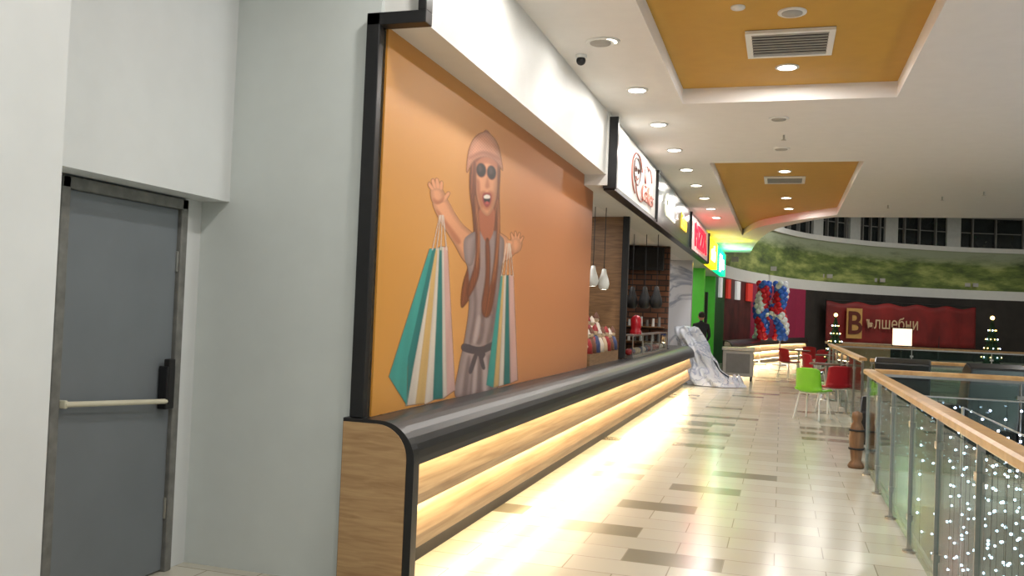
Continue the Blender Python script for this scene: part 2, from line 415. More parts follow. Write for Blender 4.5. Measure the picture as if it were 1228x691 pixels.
P([(570,420),(562,413),(560,421),(570,424),(578,431),(582,424),(574,419)], 5, BELT)
P([(569,424),(562,445),(566,447),(573,426)], 5, BELT); P([(573,424),(578,442),(582,441),(577,424)], 5, BELT)
# left arm
P([(569,284),(556,270),(546,256),(539,243),(532,234),(526,235),(521,238),(519,246),(525,260),(533,274),(544,292),(557,314),(564,308)], 4, SK, kind='b')
P([(548,292),(536,274),(524,254),(527,254),(539,270),(552,288)], 5, SKd, kind='s')
P([(572,279),(563,281),(556,290),(558,314),(566,318),(570,300)], 6, DR, kind='b')
P([(518,226),(516,232),(519,243),(528,244),(534,238),(532,229),(526,224)], 5, SK, kind='b')
for a in ([(517,228),(513,222),(515,218),(518,222),(521,227)], [(520,226),(517,217),(520,214),(522,219),(524,226)], [(523,226),(522,215),(525,214),(527,219),(528,226)], [(527,227),(528,218),(531,218),(531,227)], [(532,236),(537,230),(540,232),(536,239),(531,243)]):
    P(a, 6, SK, kind='f')
P([(520,238),(526,241),(532,237),(531,241),(525,245),(520,242)], 7, SKd, kind='s')
# right arm and hand
P([(597,282),(606,283),(613,290),(618,288),(621,296),(616,306),(606,313),(598,316)], 4, SK, kind='b')
P([(600,312),(610,309),(618,301),(616,299),(608,304),(600,307)], 5, SKd, kind='s')
P([(593,279),(601,283),(605,292),(602,318),(595,318)], 6, DR, kind='b')
P([(613,286),(612,296),(617,304),(624,300),(626,291),(621,284)], 5, SK, kind='b')
for a in ([(614,288),(612,281),(614,279),(617,286)], [(617,286),(617,278),(619,278),(620,285)], [(620,286),(622,279),(624,280),(623,287)], [(623,288),(627,283),(628,285),(625,291)], [(614,294),(608,291),(608,288),(615,289)]):
    P(a, 6, SK, kind='f')
P([(576,250),(575,272),(581,288),(586,290),(592,276),(592,250)], 5, SKd)
P([(571,196),(570,215),(572,236),(577,252),(584,259),(590,253),(595,238),(597,215),(595,196),(584,188)], 6, SK, kind='b')
P([(571,194),(584,187),(596,194),(596,201),(584,196),(571,200)], 7, SKd, kind='s')
P([(576,232),(580,229),(584,231),(588,229),(592,233),(590,246),(584,252),(578,246)], 7, SKd, kind='s')
P([(571,216),(573,234),(577,248),(579,246),(576,232),(575,218)], 7, SKd, kind='s')
EL(577, 204, 5.6, 8.2, 9, BLK, -.1); EL(589.5, 207, 5.2, 8.2, 9, BLK, -.1)
EL(577, 204, 6.4, 9.2, 8, HATd, -.1); EL(589.5, 207, 6.0, 9.2, 8, HATd, -.1)
P([(574,200),(576,198),(578,203),(575,206)], 10, (90, 66, 60), kind='s'); P([(587,203),(589,201),(591,206),(588,209)], 10, (90, 66, 60), kind='s')
P([(584,214),(582,223),(584,226),(587,223),(585,214)], 8, SKd, kind='s')
P([(579,233),(584,231),(589,233),(589,242),(584,249),(579,242)], 8, LIP); P([(580.5,235),(584,233.5),(587.5,235),(587.5,241),(584,246),(580.5,241)], 9, BLK)
P([(580.5,235),(584,233.5),(587.5,235),(587,238),(581,238)], 10, TEE); EL(584, 243.5, 2.2, 2, 10, (190, 84, 76))
P([(568,198),(567,240),(570,280),(569,315),(560,348),(563,356),(575,328),(575,285),(571,240),(571,200)], 8, HR, kind='h')
P([(597,200),(596,245),(594,290),(589,335),(578,374),(588,378),(596,335),(599,290),(599,240),(599,205)], 8, HR, kind='h')
P([(569,240),(573,285),(571,318),(573,318),(576,285),(572,240)], 9, HRd, kind='h'); P([(596,245),(596,290),(590,335),(593,335),(599,290),(599,245)], 9, HRd, kind='h')
P([(582,290),(582,330),(577,368),(583,376),(588,330),(587,290)], 8, HR, kind='h')
P([(560,207),(561,186),(567,168),(578,159),(589,162),(598,176),(603,204),(597,196),(591,191),(580,188),(568,193)], 10, HAT, kind='w')
P([(564,187),(580,181),(598,188),(598,192),(580,185),(564,191)], 11, HATd, kind='s')
P([(578,162),(583,156),(589,163),(587,167),(580,165)], 9, HATd, kind='w')
def bag(stripes):
    for (a, b, ya, yb, c, ta, tb, yt) in stripes:
        P([(ta, yt), (tb, yt), (b, yb), (a, ya)], 8, c, False, 'g')
bag([(486,500,487,485,CRM,519,523,298),(498,511,485,484,YEL,521,526,298),(509,520,486,480,CRM,525,528,297),(519,533,480,478,TEALd,527,531,296),(532,546,478,468,PNK,531,537,296),(531,536,478,474,CRM,530,532,296)])
P([(515,298),(521,298),(489,440),(488,487),(466,452)], 9, TEAL, False, 'g')
P([(519,298),(523,298),(496,440),(488,487),(489,430)], 10, TEALd, False, 'g')
for x, xb in ((518, 527), (523, 528), (528, 530), (535, 531)):
    P([(x-.2, 300), (xb, 258), (xb + 1.1, 258), (x + 1.3, 300)], 10, CRM, False)
bag([(583,592,462,465,TEAL,601,604,330),(592,598,465,463,YEL,603,606,330),(598,604,464,462,CRM,605,608,330),(604,612,462,460,TEALd,607,611,330),(612,621,460,456,PNK,610,616,330)])
for x, xb in ((601, 607), (606, 609), (611, 610), (615, 611)):
    P([(x, 331), (xb, 292), (xb + 1, 292), (x + 1.1, 331)], 10, CRM, False)
U0, U1, V0, V1, ST = 460, 634, 148, 494, 0.75
us = np.arange(U0, U1, ST); vs_ = np.arange(V0, V1, ST); UU, VV = np.meshgrid(us, vs_, indexing='ij')
RGB = np.tile(np.array(lin((206, 140, 86))), UU.shape + (1,)).astype(float); AL = np.zeros(UU.shape)
rs = np.random.RandomState(3); strk = rs.rand(400)
for layer, _, pg, col, kind in sorted(LAY, key=lambda t: (t[0], t[1])):
    a0 = max(0, int((pg[:, 0].min()-3-U0)/ST)); a1 = min(len(us), int((pg[:, 0].max()+3-U0)/ST)+2)
    b0 = max(0, int((pg[:, 1].min()-3-V0)/ST)); b1 = min(len(vs_), int((pg[:, 1].max()+3-V0)/ST)+2)
    x = UU[a0:a1, b0:b1]; y = VV[a0:a1, b0:b1]
    if x.size == 0: continue
    dm = np.full(x.shape, 1e9); ins = np.zeros(x.shape, bool)
    for i in range(len(pg)):
        ax, ay = pg[i-1]; bx, by = pg[i]; ex, ey = bx-ax, by-ay; L2 = ex*ex+ey*ey+1e-12
        t = np.clip(((x-ax)*ex+(y-ay)*ey)/L2, 0, 1); dm = np.minimum(dm, (x-ax-t*ex)**2+(y-ay-t*ey)**2)
        if ay != by:
            c_ = ((ay > y) != (by > y)) & (x < (bx-ax)*(y-ay)/(by-ay)+ax); ins ^= c_
    sd = np.sqrt(dm)*np.where(ins, 1, -1)
    soft = 3.0 if kind == 's' else (2.0 if kind in 'hw' else 1.3) if kind else 1.1
    al = np.clip(.5 + sd/soft, 0, 1)*(.75 if kind == 's' else 1)
    sh = np.ones(x.shape)
    xn = (x - pg[:, 0].min())/(pg[:, 0].max()-pg[:, 0].min()+1e-6)
    if kind == 'b': sh = (.62 + .42*np.clip(sd/6, 0, 1))*(1.08 - .2*xn)
    if kind == 'f': sh = .78 + .26*np.clip(sd/1.8, 0, 1)
    if kind == 'w': sh = (.7 + .38*np.clip(sd/7, 0, 1))*(1 + .16*np.sin(x*1.9)*np.sin(y*1.7))*(1.1-.25*xn)
    if kind == 'h': sh = (.6 + .45*np.clip(sd/3, 0, 1))*(.7 + .62*strk[((x*1.3 + y*.12 + 3*np.sin(y*.05)) % 399).astype(int)])
    if kind == 'g': sh = (1.04 - .2*np.clip((y-300)/180, 0, 1) - .14*np.clip(1-sd/2, 0, 1))*(1 + .05*np.sin(x*.5+y*.06))
    sh = sh*(1 + .06*(rs.rand(*x.shape)-.5))
    cc = np.array(lin(col))[None, None, :]*sh[..., None]
    RGB[a0:a1, b0:b1] = RGB[a0:a1, b0:b1]*(1-al[..., None]) + cc*al[..., None]
    AL[a0:a1, b0:b1] = 1-(1-AL[a0:a1, b0:b1])*(1-al)
idx = -np.ones(UU.shape, int); vsx = []; cols = []; fcs = []
A4 = np.maximum(np.maximum(AL[:-1, :-1], AL[1:, :-1]), np.maximum(AL[:-1, 1:], AL[1:, 1:])) > .01
for i, j in zip(*np.nonzero(A4)):
    q = []
    for (a, b) in ((i, j), (i+1, j), (i+1, j+1), (i, j+1)):
        if idx[a, b] < 0:
            idx[a, b] = len(vsx); p = atX(us[a], vs_[b], XP + .002); vsx.append(p - po.location)
            cols.extend((RGB[a, b, 0], RGB[a, b, 1], RGB[a, b, 2], AL[a, b]))
        q.append(int(idx[a, b]))
    fcs.append(q)
me = bpy.data.meshes.new('woman_print'); me.from_pydata(vsx, [], fcs)
ca = me.color_attributes.new('ink', 'FLOAT_COLOR', 'POINT'); ca.data.foreach_set('color', np.clip(np.array(cols, dtype=np.float32), 0, 1))
me.materials.append(print_mat()); ob = bpy.data.objects.new('woman_print', me); sc.collection.objects.link(ob); ob.parent = po

# ------------------------------------------------------------ counter
def arc(cx, cz, r, a0, a1, n=8, sx=1):
    return [(cx + sx*r*math.cos(math.radians(a0+(a1-a0)*i/n)), cz + r*math.sin(math.radians(a0+(a1-a0)*i/n))) for i in range(n+1)]
def counter(name, path, endcap=None):
    m = MB()
    outer = [(-.155, .90), (-.155, .935), (-.06, .935)] + arc(-.06, .735, .20, 90, 0, 8) + [(.14, .70), (.112, .70), (.112, .735)] + arc(-.06, .735, .172, 0, 90, 8)
    m.sweep(outer, path, M_black, False)
    m.sweep([(-.155, 0), (-.155, .9), (-.10, .9), (-.10, 0)], path, M_dark)
    m.sweep([(-.1, .76), (.0, .74), (.075, .50), (.075, .445), (-.1, .445)], path, M_oakF)
    m.sweep([(-.1, .445), (-.035, .445), (.045, .25), (.045, .18), (-.1, .18)], path, M_oakF)
    for o, z in ((.092, .722), (.03, .434), (.0, .17)):
        m.sweep([(o-.010, z-.004), (o-.010, z+.004), (o+.010, z+.004), (o+.010, z-.004)], path, M_led)
    if endcap:
        y = endcap
        pr = [(-2.28, 0), (-2.28, .935), (-2.06, .935)] + arc(-2.06, .725, .21, 90, 0, 10) + [(-1.85, 0)]
        m.prism(pr, 'XZ', y - .02, y + .055, M_black)
        pr = [(-2.275, 0.01), (-2.275, .915), (-2.075, .915)] + arc(-2.075, .735, .18, 90, 0, 10) + [(-1.895, 0.01)]
        m.prism(pr, 'XZ', y - .026, y - .019, M_oak)
        for ya, yb in ((10.12, 12.5), (12.85, 17.45), (18.0, 20.2)): m.box(-2.7, -2.155, ya, yb, .88, .935, M_black)
    return m.done(name)
counter('bar_counter', [(-2.0, 4.41), (-2.0, 20.2)], 4.36)
cp = catmull([(-1.55, 27.5), (-1.05, 31.5), (-.25, 35.8), (1.0, 40.5)], 5)
counter('bar_counter', [(p.x, p.y) for p in cp])

# ------------------------------------------------------------ shop signs
def panel(name, y0, y1, m_, z0=3.0, z1=3.72, x=-1.84):
    return MB().box(-2.0, x, y0, y1, z0, z1, m_).done(name)
MB().box(-2.4, -1.9, 9.56, 30, 3.0, ZC, M_bulk).done('wall_shop_bulkhead')
s = panel('shop_sign', 9.68, 12.95, M_white)
M_coral = mat('coral_letters', (206, 128, 112), 0.4, var=.15)
M_coral2 = mat('brown_line_art', (120, 76, 66), 0.4, var=.15)
text('Cakes', 0.34, M_coral, s, (-1.82, 12.0, 3.22), (0, 1), shear=.45, sx=1.25, off=-.004)
la = MB()
def ringx(y, z, ry, rz, w, mm, a0=0, a1=360):
    pts = [(y + ry*math.cos(math.radians(a0+(a1-a0)*i/20)), z + rz*math.sin(math.radians(a0+(a1-a0)*i/20))) for i in range(21)]
    la.tube([(-1.835, a, b) for a, b in pts], w, mm, 6)
ringx(11.2, 3.42, .26, .17, .010, M_coral2); ringx(11.2, 3.38, .42, .27, .012, M_coral, 20, 250); ringx(11.5, 3.3, .4, .22, .010, M_coral, 180, 340)
ringx(11.1, 3.44, .05, .03, .008, M_coral2); ringx(11.3, 3.44, .05, .03, .008, M_coral2); ringx(11.2, 3.36, .09, .04, .009, M_coral, 190, 350)
ringx(12.0, 3.48, .2, .14, .009, M_coral2, 40, 300); ringx(12.2, 3.46, .28, .16, .010, M_coral, 0, 220)
la.done('portrait_logo', parent=s)
s = panel('shop_sign', 13.08, 18.0, mat('teal_sign', (30, 46, 48), .3, var=.4, scale=2))
text('GRILL', 0.5, mat('sign_letters_lit', (230, 225, 200), emit=1.2), s, (-1.82, 14.6, 3.35), (0, 1))
text('bistro', 0.42, mat('sign_letters_yellow', (220, 190, 60), emit=1.0), s, (-1.82, 16.7, 3.35), (0, 1), shear=.2)
s = panel('shop_sign', 18.15, 22.55, mat('lit_white_sign', (236, 200, 196), emit=.3))
text('PIZZA', 0.66, mat('sign_letters_red', (235, 10, 40), emit=3.0), s, (-1.82, 20.4, 3.34), (0, 1), sx=1.6, off=.03)
s = panel('shop_sign', 22.7, 25.9, mat('yellow_sign', (255, 225, 30), emit=2.0))
text('sub', 0.6, mat('sign_letters_white', (255, 255, 240), emit=5), s, (-1.82, 24.3, 3.34), (0, 1), sx=1.5)
s = panel('shop_sign', 26.0, 29.8, mat('green_sign', (0, 205, 140), emit=2.0))
text('juice', 0.6, M_lamp, s, (-1.82, 27.8, 3.34), (0, 1), sx=1.5)
area('sign_glow', (-1.3, 25.5, 3.4), .5, 14, (.85, 1, .05), rot=(0, math.radians(150), 0))
area('sign_glow', (-1.3, 28.5, 3.4), .5, 14, (.1, 1, .4), rot=(0, math.radians(150), 0))

# ------------------------------------------------------------ shop interiors
MB().box(-8.8, -2.4, 10.1, 30, 3.0, 3.06, M_ceil).done('ceiling_shops')
MB().box(-8.8, -2.4, 9.9, 10.1, 0, 3.0, M_wall).done('wall_shop_partition')
M_woodp = wood('wood_cladding', (120, 88, 58), (156, 118, 80), (3, 3, 26))
m = MB(); m.box(-4.2, -2.2, 12.65, 12.8, 0, 3.0, M_woodp)
m.done('wall_shop_wood')
m = MB(); m.box(-2.24, -2.15, 12.57, 12.64, 0.94, 3.0, M_blackm); m.done('trim_3')
MB().box(-5, -2.2, 17.8, 17.95, 0, 3.0, M_brick).done('wall_shop_brick')
m = MB(); m.box(-3.4, -2.3, 17.6, 17.75, 2.5, 2.95, M_blackm)
for k in range(3): m.box(-3.3+k*.35, -3.02+k*.35, 17.58, 17.6, 2.56, 2.9, M_dark)
for k in range(2):
    m.box(-3.4, -2.25, 17.5, 17.78, 1.05+k*.3, 1.07+k*.3, M_woodp)
    for j in range(9): m.cyl((-3.3+j*.12, 17.62, 1.07+k*.3), (-3.3+j*.12, 17.62, 1.2+k*.3+.03*(j % 3)), .03, .022, M_white if j % 2 else M_grey, 10)
m.done('wall_shelf', keep=False)
MB().box(-5, -2.15, 22.0, 22.2, 0, 3.0, M_marble).done('wall_shop_marble')
M_green = mat('green_glow_paint', (74, 180, 50), 0.5, emit=.08)  # faint emission put into the wall colour, no lamp behind it
MB().box(-5, -2.15, 29.8, 30.0, 0, 3.0, M_green).done('wall_shop_green')
MB().box(-5.2, -5.0, 10.1, 30, 0, 3.0, M_woodp).done('wall_shop_rear')
m = MB(); m.box(-2.6, -2.12, 25.2, 25.5, 0, 3.0, M_green); m.box(-2.9, -2.2, 27.5, 27.7, 0, 2.4, M_blackm); m.done('wall_shop_divider')
for y, pw in ((11.2, 16), (14.8, 14), (20, 24), (24, 26), (28, 20)):
    area('shop_lamp', (-3.0, y, 2.98), .3, pw)

def pendant(u, v, Y, m_, s=1.0):
    p = atY(u, v, Y); m = MB()
    m.lathe((p.x, p.y, p.z), [(0.0, .17*s), (.03*s, .16*s), (.04*s, .1*s), (.075*s, 0), (.085*s, -.06*s), (.07*s, -.12*s), (.045*s, -.14*s)], m_)
    m.cyl((p.x, p.y, p.z + .16*s), (p.x, p.y, 2.99), .006, .006, M_blackm, 6)
    m.sphere((p.x, p.y, p.z - .08*s), .04*s, M_lamp)
    m.done('pendant_lamp')
pendant(711, 332, 11.4, M_white, .9); pendant(724, 336, 11.5, M_white, .9)
for u in (758, 773, 787): pendant(u, 358, 15.2, M_blackm, 1.25)

# dolls and goods on the counter
doll_mats = [mat('doll_' + n, c) for n, c in (('red', (150, 30, 30)), ('white', (215, 200, 185)), ('brown', (110, 66, 45)), ('cream', (205, 180, 150)), ('blue', (60, 70, 110)))]
def doll(x, y, z, h, a, b):
    m = MB()
    m.lathe((x, y, z), [(0, 0), (.085, 0), (.075, .12*h/.35), (.045, .2*h/.35), (.02, .22*h/.35)], a, 14)
    m.sphere((x, y, z + .25*h/.35), .045, doll_mats[3])
    m.lathe((x, y, z + .27*h/.35), [(.05, 0), (.03, .05), (0, .09)], b, 12)
    for sgn in (-1, 1):
        m.cyl((x, y + sgn*.04, z + .19*h/.35), (x + .03, y + sgn*.11, z + .1*h/.35), .018, .014, b, 8)
        m.sphere((x + .03, y + sgn*.11, z + .1*h/.35), .02, doll_mats[3], 8, 6)
    m.sphere((x + .04, y + .015, z + .26*h/.35), .006, M_blackm, 6, 4); m.sphere((x + .04, y - .015, z + .26*h/.35), .006, M_blackm, 6, 4)
    m.done('rag_doll')
m = MB(); m.box(-2.6, -2.18, 10.3, 12.2, .936, 1.08, M_woodp); m.box(-2.6, -2.34, 10.3, 12.2, 1.08, 1.26, M_woodp); m.done('display_stand')
for k in range(8):
    doll(-2.25, 10.4 + k*.24, 1.081, .26 + random.random()*.1, doll_mats[(k*2) % 5], doll_mats[(k+1) % 3])
for k in range(6):
    doll(-2.45, 10.5 + k*.28, 1.261, .24 + random.random()*.1, doll_mats[(k*3+1) % 5], doll_mats[(k+2) % 5])
m = MB()
m.box(-2.27, -2.08, 12.9, 16.9, .936, .97, M_steel)
for y in (12.9, 13.9, 14.9, 15.9, 16.88): m.box(-2.1, -2.085, y, y + .02, .97, 1.26, M_steel)
m.box(-2.1, -2.095, 12.9, 16.9, .97, 1.26, M_glassc); m.box(-2.27, -2.08, 12.9, 16.9, 1.26, 1.28, M_steel)
for k in range(14): m.sphere((-2.18, 13.1 + k*.27, 1.02), (.06, .09, .05), random.choice(doll_mats))
m.done('display_case')
m = MB(); m.lathe((-2.18, 13.7, 1.281), [(0, 0), (.09, 0), (.09, .05), (.07, .07), (.08, .1), (.08, .24), (.05, .28), (0, .3)], mat('red_glass', (150, 22, 30), .15, emit=.2)); m.done('candy_dispenser')

# ------------------------------------------------------------ plastic-wrapped equipment, freezer
c = atZ(856, 462, 0)
def wrapfn(a, t):
    ang = 2*math.pi*a
    h = 1.32*(1 - t)
    lean = (1-t)
    cx = c.x - .08 - .56*lean**.9 ; cy = c.y
    r = .29 + .05*t + .20*max(0, t-.72)/.28
    fold = .5 + .5*math.sin(ang*9 + 2.5*noise.noise(Vector((ang, t*2, 0))))
    nn = noise.noise(Vector((math.cos(ang)*1.6, math.sin(ang)*1.6, t*3)))*.4 + noise.noise(Vector((math.cos(ang)*4, math.sin(ang)*4, t*5)))*.28
    r *= 1 + nn + .2*(fold-.5)*(0.4+t)
    if t >= 1: h = 0.002
    return (cx + r*math.cos(ang)*(1.05), cy + r*math.sin(ang), h + .01 + (.1*noise.noise(Vector((math.cos(ang)*2, math.sin(ang)*2, t*4))) if t < .9 else 0.0)*(1-t))
m = MB(); m.grid(wrapfn, 96, 30, M_wrap)
cx0 = c.x - .64
def topfn(a, t):
    p = Vector(wrapfn(a, 0)); q = Vector((cx0, c.y, 1.38))
    v = q.lerp(p, t); v.z = q.z + (p.z - q.z)*t*t + .04*noise.noise(Vector((v.x*5, v.y*5, 1)))*t*(1-t)*4
    return v
m.grid(topfn, 96, 6, M_wrap)
for k in range(7):  # gathered folds on the floor
    ang = -2.3 + k*.45
    q = (c.x + .12 + .38*math.cos(ang), c.y - .05 + .36*math.sin(ang))
    m.grid(lambda a, t: (q[0] + (a-.5)*.5 + .06*noise.noise(Vector((a*6, t*6, k))), q[1] + (t-.5)*.4, .01 + math.sin(math.pi*a)*math.sin(math.pi*t)*(.08 + .36*abs(noise.noise(Vector((a*3.2 + k, t*3.1, k*2)))))), 14, 12, M_wrap)
m.done('plastic_wrapped_equipment', weld=True)
c2 = atZ(884, 457, 0)
m = MB(); x, y = c2.x, c2.y + .35
m.box(x-.38, x+.38, y-.3, y+.3, .12, .78, M_lgrey); m.box(x-.41, x+.41, y-.33, y+.33, .78, .86, M_steel)
m.box(x-.3, x+.3, y-.31, y-.3, .2, .7, M_grey)
for a in (-.33, .33):
    for b in (-.25, .25): m.cyl((x+a, y+b, 0), (x+a, y+b, .12), .025, .025, M_blackm, 10)
m.done('chest_freezer', bevel=.01)

# ------------------------------------------------------------ person at the end of the counter
def person(x, y, facing=0):
    e = empty('person', (x, y, 0))
    J = {'pel': (0,0,.95,.13), 'sp': (0,.01,1.15,.12), 'ch': (0,0,1.35,.145), 'nk': (0,0,1.47,.055), 'hd0': (0,0,1.53,.05),
         'lh': (.1,0,.9,.09), 'lk': (.11,.02,.5,.065), 'la': (.11,-.02,.09,.042), 'lt': (.12,.14,.035,.035),
         'rh': (-.1,0,.9,.09), 'rk': (-.12,.03,.5,.065), 'ra': (-.12,-.02,.09,.042), 'rt': (-.13,.14,.035,.035),
         'ls': (.18,0,1.4,.06), 'le': (.23,.0,1.12,.043), 'lw': (.2,.16,.96,.028), 'rs': (-.18,0,1.4,.06), 're': (-.23,0,1.12,.043), 'rw': (-.2,.16,.96,.028)}
    E = [('pel','sp'),('sp','ch'),('ch','nk'),('nk','hd0'),('pel','lh'),('lh','lk'),('lk','la'),('la','lt'),('pel','rh'),('rh','rk'),('rk','ra'),('ra','rt'),('ch','ls'),('ls','le'),('le','lw'),('ch','rs'),('rs','re'),('re','rw')]
    ks = list(J); me = bpy.data.meshes.new('body'); me.from_pydata([J[k][:3] for k in ks], [(ks.index(a), ks.index(b)) for a, b in E], [])
    ob = bpy.data.objects.new('body', me); sc.collection.objects.link(ob); ob.parent = e
    sk = ob.modifiers.new('skin', 'SKIN')
    for i, k in enumerate(ks):
        me.skin_vertices[0].data[i].radius = (J[k][3], J[k][3]); me.skin_vertices[0].data[i].use_root = (k == 'pel')
    ob.modifiers.new('sub', 'SUBSURF').levels = 1; me.materials.append(mat('dark_clothes', (34, 34, 40), .8))
    sk_m = mat('skin_tone', (205, 150, 120), .5); h = MB()
    h.sphere((x, y, 1.63), (.075, .092, .115), sk_m); h.sphere((x, y-.015, 1.66), (.082, .095, .1), mat('dark_hair', (40, 28, 22), .6))
    h.sphere((x, y+.095, 1.615), (.012, .016, .02), sk_m)
    for s_ in (-1, 1):
        h.sphere((x+s_*.03, y+.084, 1.64), .01, M_blackm, 8, 6); h.sphere((x+s_*.078, y, 1.62), (.01, .02, .03), sk_m)
    h.box(x-.022, x+.022, y+.083, y+.09, 1.572, 1.58, mat('lips', (150, 70, 70)))
    h.done('head', parent=e)
    hd = MB()
    for s_ in (-1, 1):
        bx, by, bz = x+s_*.2, y+.19, .94
        hd.sphere((bx, by, bz), (.022, .045, .035), sk_m)
        for k in range(4): hd.tube([(bx-.02+k*.012, by+.035, bz+.005), (bx-.02+k*.012, by+.07, bz-.005), (bx-.02+k*.012, by+.085+.003*k, bz-.03)], .008, sk_m, 6)
        hd.tube([(bx-s_*.02, by, bz+.01), (bx-s_*.045, by+.03, bz+.01)], .009, sk_m, 6)
    hd.done('hands', parent=e); e.rotation_euler = (0, 0, facing)
pp = atY(838, 386, 22.5); person(pp.x, 23.2, 0.4)

# ------------------------------------------------------------ curved far wall
m = MB(); m.sweep([(0, 3.1), (0, 3.55), (-.4, 3.55), (-.4, 3.1)], WP, M_bulk); m.sweep([(-.05, 5.45), (.08, 5.45), (.08, 5.68), (-.05, 5.68)], WP, M_bulk); m.done('trim_4', keep=True)
m = MB(); m.sweep([(-.02, 3.55), (-.02, 5.5), (-.4, 5.5), (-.4, 3.55)], WP, M_hills)
for i in range(6, len(WP) - 1, 6):   # small vent boxes on the mural
    x, y = WP[i]
    for k in (-1, 1): m.box(x+k*.18-.12, x+k*.18+.12, y-.12, y-.04, 3.72, 3.9, M_lgrey)
m.done('landscape_mural', keep=True)
M_win = mat('night_window_glass', (28, 34, 36), .1, var=.5, scale=1)
m = MB(); m.sweep([(-.1, 5.6), (-.1, 7.15), (-.2, 7.15), (-.2, 5.6)], WP, M_win)
M_col = mat('window_column', (186, 188, 186), .6)
for i in range(4, len(WP) - 1):
    x, y = WP[i]; d = (Vector(WP[i+1]) - Vector(WP[i])).normalized()
    big = i % 4 == 1
    w = .36 if big else .03
    q0 = Vector((x, y)) - d*w; q1 = Vector((x, y)) + d*w
    m.sweep([(-.1, 5.6), (-.1, 7.15), (.06, 7.15), (.06, 5.6)], [tuple(q0), tuple(q1)], M_col if big else M_grey)
m.sweep([(-.1, 6.4), (-.1, 6.44), (-.05, 6.44), (-.05, 6.4)], WP, M_grey)
m.done('window_1', keep=True)
def seg2(i0, i1, m_, name):
    mm = MB(); mm.sweep([(0, 0), (0, 3.1), (-.3, 3.1), (-.3, 0)], WP[i0:i1+1], m_); mm.done(name, keep=True)
seg2(0, 5, mat('shop_dark_green', (26, 80, 40), .5, emit=.05), 'wall_far_a')
seg2(5, 10, mat('shop_dark_red', (84, 30, 30), .5, var=.5, scale=2), 'wall_far_b')
seg2(10, 16, mat('magenta_paint', (150, 34, 72), .5), 'wall_far_c')
seg2(16, len(WP)-1, mat('black_wall', (40, 34, 30), .6, var=.4, scale=1.5), 'wall_far_d')
m = MB()
mred = mat('menu_red', (190, 50, 40), emit=.5); mwh = mat('menu_white', (220, 220, 220), emit=.4)
for i in (3, 5, 7, 9):
    a = Vector(WP[i]); b = Vector(WP[i+1]); d = (b-a).normalized()
    m.sweep([(.1, 2.35), (.1, 3.05), (.02, 3.05), (.02, 2.35)], [tuple(a + d*.1), tuple(b - d*.15)], mred if i % 4 == 1 else mwh)
m.done('menu_board', keep=True)
# balloons
m = MB(); bc = [mat('balloon_red', (215, 30, 50), .2), mat('balloon_blue', (60, 110, 215), .2), mat('balloon_white', (240, 240, 245), .2)]
YB = 33.2
for side, (u0, u1) in enumerate(((912, 914), (936, 934))):
    for k in range(22):
        t = k / 21; cz = 1.0 + t*1.95
        q = atY(u0 + (u1-u0)*t + 2.0*math.sin(t*9), 385, YB)
        for j in range(4):
            a = j*1.5708 + k*.6
            m.sphere((q.x + .17*math.cos(a), YB + .17*math.sin(a), cz), .115, bc[(j + k//2 + side) % 3], 10, 8)
    qb = atY(u0, 385, YB); m.cyl((qb.x, YB, 0), (qb.x, YB, 2.9), .03, .03, M_white); m.cyl((qb.x, YB, 0), (qb.x, YB, .05), .25, .25, M_white)
for k in range(16):
    q = atY(912 + 24*k/15, 385, YB)
    for j in range(3): m.sphere((q.x, YB - .12 + .12*j, 2.05 + .22*math.sin(k*.75) + .12*(j-1)), .11, bc[(j + k) % 3], 10, 8)
m.done('balloon_garland')
# banner
A = Vector((1.95, 43.0)); B = Vector((9.0, 47.4)); d = (B - A).normalized()
M_red = mat('banner_red', (124, 26, 24), .6, var=.4, scale=.8)
m = MB()
def bf(a, t):
    p_ = A + (B - A)*a; w = .05*math.sin(a*40) * t
    return (p_.x + d.y*w, p_.y - d.x*w, 2.66 - .12*math.sin(a*math.pi*5)**2*(1-t) - 2.0*t)
m.grid(bf, 80, 8, M_red, .01)
for t in (0, .25, .5, .75, 1):
    p_ = A + (B-A)*t; m.cyl((p_.x, p_.y + .06, 0), (p_.x, p_.y + .06, 2.66), .03, .03, M_blackm, 8)
m.cyl((A.x, A.y + .06, 2.68), (B.x, B.y + .06, 2.68), .03, .03, M_blackm, 8)
ban = m.done('red_banner')
n_ = Vector((d.y, -d.x))
M_gold = mat('gold_print', (190, 146, 84), .4)
def onb(t, off=.14): p_ = A + (B-A)*t + n_*off; return p_
mm = MB(); e0 = onb(.12); e1 = onb(.22)
mm.sweep([(-.01, .95), (-.01, 2.35), (.01, 2.35), (.01, .95)], [tuple(e0), tuple(e1)], M_gold); mm.done('emblem', parent=ban)
q = onb(.17, .17); text('B', 1.5, mat('emblem_brown', (90, 30, 18)), ban, (q.x, q.y, 1.62), d)
q = onb(.42, .16); text('ълшебни', .78, mat('cream_print', (204, 176, 140)), ban, (q.x, q.y, 1.68), d, sx=.85, off=0)

